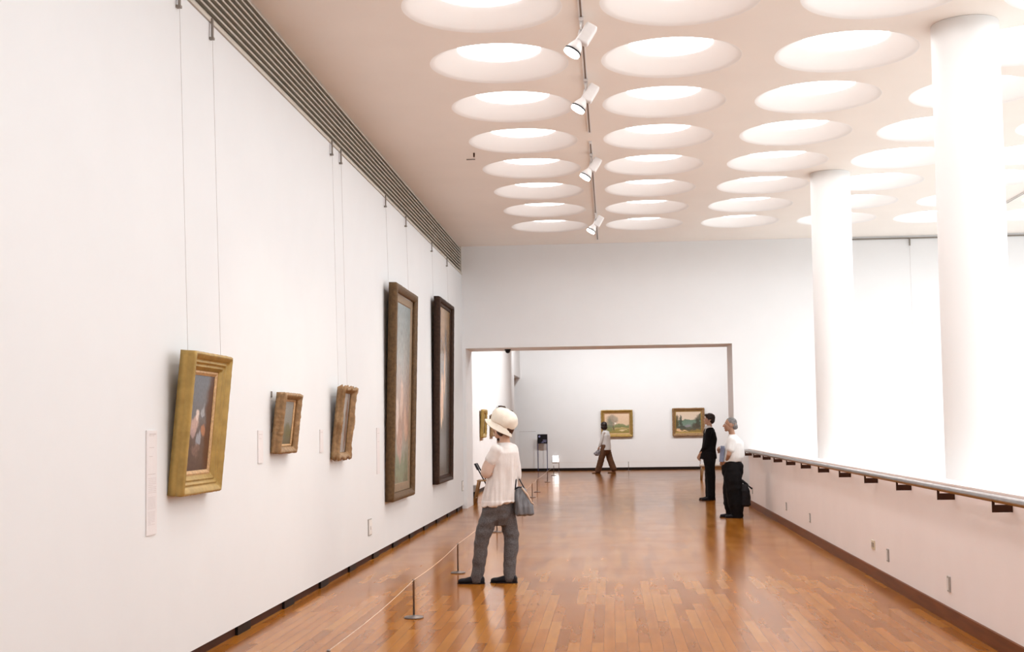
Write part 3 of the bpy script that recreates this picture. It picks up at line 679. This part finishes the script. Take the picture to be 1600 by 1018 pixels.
def shoe(name, root, off, ank, toe, m, k=1.0, lift=0.0, low=True):
    ank, toe = V(ank), V(toe); d = (toe-ank); d.z = 0; d.normalize(); s = V((-d.y, d.x, 0)); b = V((ank.x, ank.y, lift)); Z = V((0, 0, 1))
    bm = NB()
    loft(bm, [(b-d*.075*k+Z*.030, s*.026*k, Z*.026), (b-d*.06*k+Z*.040, s*.036*k, Z*.036), (b+Z*.042, s*.041*k, Z*.038), (b+d*.06*k+Z*.037, s*.044*k, Z*.034), (b+d*.12*k+Z*.028, s*.049*k, Z*.025), (b+d*.160*k+Z*.026, s*.045*k, Z*.023), (b+d*.185*k+Z*.022, s*.030*k, Z*.018)], 24, 2.5)
    tube(bm, [b+Z*.05, b+Z*.085], .040*k, 16)
    o = solid(name, bm, m, root, .006, 2, off=off)
    bm = NB(); loft(bm, [(b-d*.072*k+Z*(.0008), s*.028*k, d*.004), (b-d*.072*k+Z*.001, s*.028*k, d*.004)], 8)
    bm.free(); bm = NB()
    pts = [(-.078, .020), (-.06, .036), (0, .040), (.05, .040), (.12, .049), (.165, .044), (.192, .020)]
    lo = [b+d*a*k+s*r_*k for a, r_ in pts]+[b+d*a*k-s*r_*k for a, r_ in reversed(pts)]
    rings(bm, [[p+Z*.0006 for p in lo], [p+Z*.011 for p in lo]])
    bmesh.ops.translate(bm, vec=-V(off), verts=bm.verts); obj('sole', bm, M['black'], o)
    return o
def trousers(root, off, pel, s, f, legs, m, rr, waist=(.15, .10), top=.10, vox=.008, amp=.006):
    bm = NB(); pel = V(pel); s, f = V(s), V(f)
    loft(bm, [(pel-V((0, 0, .30)), s*waist[0]*.5, f*waist[1]*.5), (pel-V((0, 0, .20)), s*waist[0]*.85, f*waist[1]*.95), (pel-V((0, 0, .10)), s*waist[0]*1.0, f*waist[1]*1.1), (pel, s*waist[0]*1.08, f*waist[1]*1.15), (pel+V((0, 0, top)), s*waist[0], f*waist[1])], 24)
    for hip, knee, ank in legs:
        hip, knee, ank = V(hip), V(knee), V(ank)
        P = [hip+V((0, 0, .03)), hip.lerp(knee, .4), knee, knee.lerp(ank, .55), ank]
        limb(bm, P, rr, 18)
    return solid('trousers', bm, m, root, vox, 5, lambda p: fz(p+V(off), (9, 9, 16), amp)+fz(p, (30, 30, 22), amp*.5), off)

# ---- woman in the sun hat
OFF = V((-1.13, 12.28, 0)); D = 12.26
def W3(x, y, z): return V((x, D+y, z))
root = thing('person', 'woman in a cream sun hat, white blouse and grey trousers, arms crossed', 'person', OFF)
f = V((-.90, .42, 0)).normalized(); s = V((f.y, -f.x, 0))       # s = her right
hc = W3(-1.055, 0, 1.505); hf = V((-.88, .40, .18)); hu = V((.12, 0, 1))
pel = W3(-1.10, 0, .86); chest = W3(-1.05, .0, 1.20); neck = W3(-1.045, 0, 1.37)
shL = chest-s*.155+V((0, 0, .10)); shR = chest+s*.155+V((0, 0, .10))
elL = W3(-1.225, -.12, 1.075); wrL = W3(-1.215, .11, 1.10)
elR = W3(-.955, .17, 1.03); wrR = W3(-1.20, -.03, 1.10)
hipL, hipR = pel-s*.08+V((0, 0, -.03)), pel+s*.08+V((0, 0, -.03))
knL, anL, toL = W3(-1.275, -.05, .45), W3(-1.335, -.02, .085), W3(-1.5, .0, 0)
knR, anR, toR = W3(-1.005, .09, .45), W3(-1.02, .03, .085), W3(-1.2, .06, 0)
bm = NB(); torso(bm, pel, chest, neck, hc, s, f, 1, .9); head(bm, hc, hf, hu)
limb(bm, [shL, elL, wrL], [.043, .036, .025]); limb(bm, [shR, elR, wrR], [.043, .036, .025])
hand(bm, wrL, (-.25, .9, .15), (.9, .3, 0), 1, .95, .5)
hand(bm, wrR, (-.10, -.95, -.15), (.95, -.2, 0), -1, .95, .9)
limb(bm, [hipL, knL, anL], [.085, .055, .036]); limb(bm, [hipR, knR, anR], [.085, .055, .036])
foot(bm, anL, toL); foot(bm, anR, toR)
solid('body', bm, SK, root, .006, 3, off=OFF)
face_parts(root, OFF, hc, hf, hu)
bm = NB(); E = dict(fx=V(hf).cross(V(hu)).normalized(), fy=V(hf).normalized())
ball(bm, hc+V((.018, -.01, .025)), (.083, .095, .09), **E); ball(bm, hc+V((.02, -.005, -.02)), (.072, .070, .06), **E); ball(bm, hc+V((-.03, -.045, -.015)), (.03, .04, .065), **E)
solid('hair', bm, mat('dark_brown_hair', (.055, .020, .010), .5, var=.3, scale=40, stretch=(1, 1, .15)), root, .006, 3, lambda p: fz(p, (60, 60, 8), .005), OFF)
# hat: crown and drooping brim
HAT = mat('cream_cotton', (.86, .79, .68), .85, var=.08, scale=10, bump=.15, bscale=90)
c0 = W3(-1.075, 0, 1.535); a = V((.47, -.03, .88)).normalized(); pf = V((-1, .22, 0)); pf = (pf-a*pf.dot(a)).normalized(); ps = a.cross(pf)
ht = thing('sun_hat', None, None); bpy.data.objects.remove(ht)
bm = NB(); secs = []
for dz, r_, dr in ((-.02, .118, 0), (.01, .126, 0), (.04, .134, .0), (.075, .134, 0), (.110, .120, 0), (.138, .096, 0), (.155, .064, 0), (.163, .028, 0)):
    secs.append([c0+a*(dz+.005+.016*noise.noise(V((2*cos(2*pi*k/36), 2*sin(2*pi*k/36), dz*20))))+(pf*cos(2*pi*k/36)*r_*1.03+ps*sin(2*pi*k/36)*r_*.93)*(1+.13*noise.noise(V((3*cos(2*pi*k/36), 3*sin(2*pi*k/36), dz*22)))) for k in range(36)])
rings(bm, secs); bmesh.ops.translate(bm, vec=-OFF, verts=bm.verts)
hat = obj('sun_hat', bm, HAT, root, True); hat.modifiers.new('sub', 'SUBSURF').render_levels = 1
bm = NB(); secs = []
for r_, dz in ((.114, .010), (.125, -.004), (.144, -.020), (.147, -.024), (.142, -.026), (.123, -.010), (.110, .004)):
    ring = []
    for k in range(48):
        t_ = 2*pi*k/48; ex = 1+.20*max(0, cos(t_))*(r_-.11)/.035; dz2 = dz-.030*max(0, -cos(t_))*(r_-.108)/.04-.030*abs(sin(t_))*(r_-.108)/.04
        wv = .008*sin(3*t_+.6)*(r_-.10)/.05
        ring.append(c0+a*(dz2+wv)+(pf*cos(t_)*r_*ex+ps*sin(t_)*r_*.92))
    secs.append(ring)
rings(bm, secs, cap=False); bmesh.ops.translate(bm, vec=-OFF, verts=bm.verts)
obj('brim', bm, HAT, hat, True)
# blouse
BL = mat('white_blouse', (.74, .69, .665), .8, var=.05, scale=14, bump=.2, bscale=40)
bm = NB()
loft(bm, [(W3(-1.115, 0, .770), s*.195+V((0, 0, .018)), f*.165-V((0, 0, .022))), (W3(-1.10, 0, .86), s*.190, f*.150), (W3(-1.080, 0, 1.0), s*.170, f*.130), (W3(-1.05, 0, 1.15), s*.172, f*.117), (W3(-1.04, 0, 1.27), s*.175, f*.110), (W3(-1.04, 0, 1.33), s*.13, f*.085), (W3(-1.045, 0, 1.365), s*.07, f*.062)], 32)
limb(bm, [shL-V((0, 0, .01)), shL.lerp(elL, .45)], [.064, .064]); limb(bm, [shR-V((0, 0, .01)), shR.lerp(elR, .5), elR, elR.lerp(wrR, .6)], [.062, .058, .050, .042])
def bfold(p):
    h = max(0, min(1, (1.25-p.z)/.4)); return fz(p, (24, 24, 2.2), .034*h)+fz(p, (9, 9, 7), .010)+(.006 if p.z < .80 else 0)
solid('blouse', bm, BL, root, .0075, 5, bfold, OFF)
bm = NB(); limb(bm, [shL.lerp(elL, .40), elL+V((.005, -.005, .005)), elL.lerp(wrL, .8)], [.060, .060, .048])
o = solid('sleeve', bm, mat('thin_sleeve', (.66, .50, .42), .8, var=.06, scale=14), root, .0075, 3, lambda p: fz(p, (18, 18, 8), .010), OFF); o['label'] = 'thin beige lower sleeve'
JE = mat('grey_denim', (.075, .068, .070), .85, var=.0, color2=(.125, .115, .118), scale=90, bump=.1)
trousers(root, OFF, pel, s, f, [(hipL, knL, anL-V((0, 0, .035))), (hipR, knR, anR-V((0, 0, .035)))], JE, [.088, .088, .075, .066, .060], (.135, .10), .03, .0075, .010)
SHB = mat('black_shoe', (.015, .014, .018), .45, spec=.15, var=.2)
shoe('shoe', root, OFF, anL, toL, SHB, 1.0); shoe('shoe', root, OFF, anR, toR, SHB, 1.0)
# her bag
bo = V((-.88, D+.03, .66))
t = thing('handbag', 'grey soft shoulder bag hanging behind the woman in the sun hat', 'bag', bo)
BG = mat('grey_bag_cloth', (.12, .125, .14), .6, var=.0, color2=(.20, .205, .22), scale=12, stretch=(4, 4, 1), bump=.3)
bm = NB(); q = lambda x, z: V((x+.88, 0, z-.66)); dx, dy = V((1, .25, 0)).normalized(), V((-.25, 1, 0)).normalized()
loft(bm, [(q(-.868, .648), dx*.075, dy*.035), (q(-.868, .668), dx*.098, dy*.055), (q(-.872, .74), dx*.098, dy*.062), (q(-.885, .83), dx*.078, dy*.05), (q(-.905, .905), dx*.052, dy*.032), (q(-.915, .935), dx*.035, dy*.02)], 28, 2.8)
solid('pouch', bm, BG, t, .006, 2, lambda p: fz(p, (34, 20, 6), .012))
bm = NB(); tube(bm, [(-.07, -.03, .25), (-.06, -.02, .33), (-.065, .08, .385), (-.05, .15, .36), (-.01, .04, .30), (.02, 0, .25)], .006, 8); obj('strap', bm, M['black'], t, True)
bm = NB(); tube(bm, [(-.005, -.045, .265), (.045, -.03, .20), (.085, -.02, .12), (.105, 0, .10)], [.008, .011, .010, .008], 8); o = obj('tab', bm, mat('tan_strap', (.55, .40, .30), .6), t, True); o['label'] = 'tan strap end'
bm = NB(); tube(bm, [(-.082, -.045, .245), (-.03, -.052, .272), (.0, -.045, .262)], .006, 8); obj('zip', bm, M['black'], t, True)

# ---- young man in black
OFF = V((1.95, 25.28, 0)); D = 25.28
root = thing('person', 'young man in a black suit standing and looking up at the left wall', 'person', OFF)
f = V((-.97, .24, 0)).normalized(); s = V((f.y, -f.x, 0))
hc = W3(1.955, 0, 1.60); hf = V((-.95, .18, .22)); hu = V((.2, 0, 1))
pel = W3(1.94, 0, .90); chest = W3(1.97, 0, 1.28); neck = W3(1.955, 0, 1.455)
shL = chest-s*.17+V((0, 0, .09)); shR = chest+s*.17+V((0, 0, .09))
elL = W3(1.86, -.15, 1.07); wrL = W3(1.755, -.02, .92); elR = W3(1.90, .17, 1.07); wrR = W3(1.775, .06, .92)
hipL, hipR = pel-s*.085-V((0, 0, .03)), pel+s*.085-V((0, 0, .03))
knL, anL, toL = W3(1.955, -.07, .47), W3(1.955, -.07, .085), W3(1.75, -.06, 0); knR, anR, toR = W3(1.94, .09, .47), W3(1.925, .07, .085), W3(1.7, .10, 0)
bm = NB(); torso(bm, pel, chest, neck, hc, s, f); head(bm, hc, hf, hu)
limb(bm, [shL, elL, wrL], [.046, .038, .027]); limb(bm, [shR, elR, wrR], [.046, .038, .027])
hand(bm, wrL, (-.3, .35, -.9), (.4, .9, .1), 1, 1, .5); hand(bm, wrR, (-.35, -.3, -.85), (.5, -.8, 0), -1, 1, .6)
limb(bm, [hipL, knL, anL], [.085, .056, .04]); limb(bm, [hipR, knR, anR], [.085, .056, .04]); foot(bm, anL, toL); foot(bm, anR, toR)
solid('body', bm, SK, root, .0065, 3, off=OFF); face_parts(root, OFF, hc, hf, hu)
HB = mat('black_brown_hair', (.020, .009, .006), .45, var=.3, scale=40)
bm = NB(); F_, U_ = V(hf).normalized(), V(hu).normalized(); E = dict(fx=F_.cross(U_).normalized(), fy=F_, fz=U_)
ball(bm, hc+V((.022, 0, .050)), (.086, .100, .082), **E); ball(bm, hc+V((.055, 0, -.005)), (.078, .058, .080), **E); ball(bm, hc+V((-.045, 0, .088)), (.06, .05, .03), **E); ball(bm, hc+V((.0, -.055, .02)), (.03, .03, .05), **E)
solid('hair', bm, HB, root, .0065, 2, lambda p: fz(p, (45, 45, 15), .006), OFF)
SU = mat('black_suit', (.007, .006, .007), .75, spec=.15, var=.3, scale=30)
bm = NB()
loft(bm, [(W3(1.915, 0, .82), s*.175, f*.172), (W3(1.92, 0, .93), s*.17, f*.155), (W3(1.935, 0, 1.07), s*.155, f*.138), (W3(1.960, 0, 1.22), s*.18, f*.142), (W3(1.97, 0, 1.34), s*.180, f*.105), (W3(1.965, 0, 1.41), s*.12, f*.08), (W3(1.965, 0, 1.445), s*.065, f*.062)], 28)
limb(bm, [shL, elL, wrL+V((.02, 0, .02))], [.064, .052, .040]); limb(bm, [shR, elR, wrR+V((.02, 0, .02))], [.064, .052, .040])
solid('jacket', bm, SU, root, .008, 4, lambda p: fz(p, (12, 12, 10), .007), OFF)
SHW = mat('white_shirt', (.80, .79, .78), .7, var=.03)
bm = NB(); n0 = neck+V((-.01, 0, .0))
loft(bm, [(n0-V((-.0, 0, .045)), s*.068, f*.070), (n0+V((0, 0, .0)), s*.062, f*.064), (n0+V((-.012, 0, .03)), s*.056, f*.058)], 24); 
bm2 = bm; tube(bm, [n0+V((-.068, .0, .005)), W3(1.868, .0, 1.36), W3(1.845, .0, 1.25)], [.022, .026, .012], 10)
col_ = solid('shirt_collar', bm, SHW, root, .0065, 2, off=OFF); col_['label'] = 'white shirt collar and front'
bm = NB(); tube(bm, [W3(1.872, -.01, 1.43)-OFF, W3(1.848, -.01, 1.37)-OFF, W3(1.835, -.01, 1.25)-OFF], [.012, .014, .016], 10); obj('tie', bm, M['black'], root, True)
trousers(root, OFF, pel, s, f, [(hipL, knL, anL-V((0, 0, .03))), (hipR, knR, anR-V((0, 0, .03)))], SU, [.11, .105, .092, .082, .076], (.15, .115), .08, .008, .005)
shoe('shoe', root, OFF, anL, toL, SHB, 1.08); shoe('shoe', root, OFF, anR, toR, SHB, 1.08)

# ---- older man
OFF = V((1.96, 20.57, 0)); D = 20.57
root = thing('person', 'grey-haired older man in a white short-sleeved shirt and baggy black trousers', 'person', OFF)
f = V((-.97, .24, 0)).normalized(); s = V((f.y, -f.x, 0))
hc = W3(1.925, 0, 1.495); hf = V((-.97, .12, .10)); hu = V((.10, 0, 1))
pel = W3(1.95, 0, .84); chest = W3(1.98, 0, 1.17); neck = W3(1.955, 0, 1.335)
shL = chest-s*.17+V((0, 0, .07)); shR = chest+s*.17+V((0, 0, .07))
elL = W3(1.875, -.20, 1.02); wrL = W3(1.845, -.10, .915); elR = W3(1.86, .17, 1.03); wrR = W3(1.77, .07, 1.06)
hipL, hipR = pel-s*.085-V((0, 0, .03)), pel+s*.085-V((0, 0, .03))
knL, anL, toL = W3(1.955, -.09, .44), W3(2.0, -.10, .08), W3(1.8, -.09, 0); knR, anR, toR = W3(1.925, .10, .44), W3(1.93, .09, .08), W3(1.75, .11, 0)
bm = NB(); torso(bm, pel, chest, neck, hc, s, f, .97, 1.05); head(bm, hc, hf, hu, 1.02)
limb(bm, [shL, elL, wrL], [.044, .036, .026]); limb(bm, [shR, elR, wrR], [.044, .036, .026])
hand(bm, wrL, (-.75, .35, -.35), (.1, 1, .1), 1, .95, .5); hand(bm, wrR, (-.5, -.5, .5), (.6, -.6, 0), -1, .95, .8)
limb(bm, [hipL, knL, anL], [.085, .056, .04]); limb(bm, [hipR, knR, anR], [.085, .056, .04]); foot(bm, anL, toL); foot(bm, anR, toR)
solid('body', bm, SK2, root, .0065, 3, off=OFF); face_parts(root, OFF, hc, hf, hu, 1.02)
HG = mat('grey_hair', (.20, .19, .185), .6, var=.5, scale=30)
bm = NB(); F_, U_ = V(hf).normalized(), V(hu).normalized(); E = dict(fx=F_.cross(U_).normalized(), fy=F_, fz=U_)
ball(bm, hc+V((.022, 0, .040)), (.080, .092, .084), **E); ball(bm, hc+V((.075, 0, -.025)), (.072, .050, .052), **E); ball(bm, hc+V((.02, -.045, .01)), (.033, .028, .035), **E)
solid('hair', bm, HG, root, .0065, 2, lambda p: fz(p, (45, 45, 15), .006), OFF)
bm = NB()
loft(bm, [(W3(1.935, 0, .90), s*.168, f*.165), (W3(1.955, 0, .97), s*.180, f*.180), (W3(1.975, 0, 1.10), s*.182, f*.170), (W3(1.985, 0, 1.2), s*.185, f*.150), (W3(1.98, 0, 1.27), s*.155, f*.110), (W3(1.96, 0, 1.325), s*.068, f*.066), (W3(1.95, 0, 1.345), s*.06, f*.06)], 28)
limb(bm, [shL, shL.lerp(elL, .6)], [.066, .064]); limb(bm, [shR, shR.lerp(elR, .6)], [.066, .064])
solid('shirt', bm, SHW, root, .008, 4, lambda p: fz(p, (12, 12, 8), .010), OFF)
bm = NB(); loft(bm, [(W3(1.94, 0, .885)-OFF, s*.158, f*.150), (W3(1.94, 0, .92)-OFF, s*.160, f*.152)], 32); obj('belt', bm, M['black'], root, True)
trousers(root, OFF, W3(1.945, 0, .82), s, f, [(hipL+V((.0, 0, 0)), knL, anL-V((0, 0, .035))), (hipR, knR, anR-V((0, 0, .035)))], mat('black_trousers', (.007, .006, .007), .8, spec=.15, var=.3, scale=30),
         [.112, .140, .138, .128, .095], (.165, .155), .07, .009, .010)
shoe('shoe', root, OFF, anL, toL, SHB, 1.05); shoe('shoe', root, OFF, anR, toR, SHB, 1.05)
t = thing('booklet', 'pale blue booklet held against the older man\'s chest', 'booklet', (1.775, 20.50, 1.03), (0, .12, .3))
soften(obj('cover', B(-.008, .008, -.07, .07, -.13, .13), mat('pale_blue_paper', (.22, .27, .42), .5, var=.2), t), .002)
t = thing('shoulder_bag', 'black bag hanging behind the older man beside the parapet', 'bag', (2.12, 20.50, .18))
BKB = mat('black_bag', (.014, .012, .014), .6, spec=.15, var=.3)
bm = NB(); loft(bm, [((0, 0, .0), (.07, 0, 0), (0, .10, 0)), ((0.01, 0, .03), (.088, 0, 0), (0, .13, 0)), ((.005, 0, .25), (.080, 0, 0), (0, .125, 0)), ((-.01, 0, .36), (.055, 0, 0), (0, .10, 0))], 24, 3.5)
solid('pouch', bm, BKB, t, .008, 3, lambda p: fz(p, (14, 14, 10), .010))
bm = NB(); tube(bm, [(-.04, -.08, .34), (-.06, .0, .47), (-.06, .10, .45), (-.03, .08, .34)], .010, 8); obj('strap', bm, BKB, t, True)
t = thing('folding_umbrella', 'black folded umbrella sticking out of the bag behind the older man', 'umbrella', (2.13, 20.50, .55))
bm = NB(); tube(bm, [(-.05, 0, .05), (.045, 0, -.03)], .022, 12); obj('canopy', bm, BKB, t, True)
bm = NB(); tube(bm, [(.04, 0, -.026), (.115, 0, -.09)], [.011, .014], 10); obj('handle', bm, M['black'], t, True)

# ---- walking visitor
OFF = V((-.2, 40.0, 0)); D = 40.0
root = thing('person', 'dark-haired visitor in a white top and brown trousers walking past the far wall', 'person', OFF)
f = V((-.90, .42, 0)).normalized(); s = V((f.y, -f.x, 0))
hc = W3(-.235, 0, 1.50); hf = V((-.35, .93, 0)); hu = V((0, 0, 1))
pel = W3(-.20, 0, .86); chest = W3(-.19, 0, 1.19); neck = W3(-.21, 0, 1.36)
shL = chest-s*.155+V((0, 0, .09)); shR = chest+s*.155+V((0, 0, .09))
elL = W3(-.32, -.13, 1.03); wrL = W3(-.41, -.10, .82); elR = W3(-.10, .20, 1.0); wrR = W3(-.2, .2, .80)
hipL, hipR = pel-s*.085-V((0, 0, .03)), pel+s*.085-V((0, 0, .03))
knL, anL, toL = W3(-.34, -.06, .46), W3(-.45, -.03, .085), W3(-.67, .0, 0); knR, anR, toR = W3(-.07, .08, .45), W3(.04, .06, .13), W3(-.15, .1, 0)
bm = NB(); torso(bm, pel, chest, neck, hc, s, f, 1, .92); head(bm, hc, hf, hu)
limb(bm, [shL, elL, wrL], [.042, .034, .025]); limb(bm, [shR, elR, wrR], [.042, .034, .025])
hand(bm, wrL, (-.2, 0, -.95), (.3, .9, 0), 1, .95, .9); hand(bm, wrR, (-.1, 0, -.95), (-.2, -.9, 0), -1, .95, .5)
limb(bm, [hipL, knL, anL], [.085, .055, .036]); limb(bm, [hipR, knR, anR], [.085, .055, .036]); foot(bm, anL, toL)
solid('body', bm, SK, root, .007, 3, off=OFF); face_parts(root, OFF, hc, hf, hu)
bm = NB(); E = dict(fx=V(hf).cross(V(hu)).normalized(), fy=V(hf).normalized())
ball(bm, hc+V((.0, -.018, .035)), (.105, .11, .105), **E); ball(bm, hc+V((.005, -.035, -.045)), (.112, .09, .085), **E)
solid('hair', bm, HB, root, .008, 3, lambda p: fz(p, (45, 45, 10), .005), OFF)
bm = NB()
loft(bm, [(W3(-.19, 0, .735), s*.185, f*.165), (W3(-.19, 0, .86), s*.18, f*.16), (W3(-.19, 0, 1.02), s*.17, f*.14), (W3(-.19, 0, 1.2), s*.185, f*.135), (W3(-.19, 0, 1.29), s*.165, f*.10), (W3(-.2, 0, 1.33), s*.10, f*.08), (W3(-.205, 0, 1.365), s*.06, f*.058)], 28)
limb(bm, [shL, elL, elL.lerp(wrL, .8)], [.058, .048, .036]); limb(bm, [shR, elR, elR.lerp(wrR, .8)], [.058, .048, .036])
solid('top', bm, SHW, root, .009, 4, lambda p: fz(p, (12, 12, 6), .010), OFF)
trousers(root, OFF, pel, s, f, [(hipL, knL, anL), (hipR, knR, anR)], mat('brown_trousers', (.165, .075, .035), .8, var=.25, scale=14), [.105, .105, .10, .10, .10], (.145, .11), .04, .009, .008)
SHT = mat('tan_shoe', (.35, .20, .12), .5)
shoe('shoe', root, OFF, anL, toL, SHT); shoe('shoe', root, OFF, anR, toR, SHT, 1, .0)
t = thing('patterned_bag', 'small grey patterned bag carried by the walking visitor', 'bag', (-.47, 39.88, .56))
bm = NB(); loft(bm, [((0, 0, 0), (.05, 0, 0), (0, .035, 0)), ((-.01, 0, .04), (.105, 0, -.02), (0, .055, 0)), ((.0, 0, .12), (.10, 0, .02), (0, .05, 0)), ((.03, 0, .18), (.05, 0, .02), (0, .03, 0))], 20)
solid('pouch', bm, mat('patterned_cloth', (.50, .46, .48), .7, color2=(.10, .10, .14), scale=28), t, .008, 3, lambda p: fz(p, (30, 30, 30), .008))
bm = NB(); tube(bm, [(.02, .0, .17), (.05, .0, .21), (.06, .01, .24)], .007, 8); obj('strap', bm, M['black'], t, True)
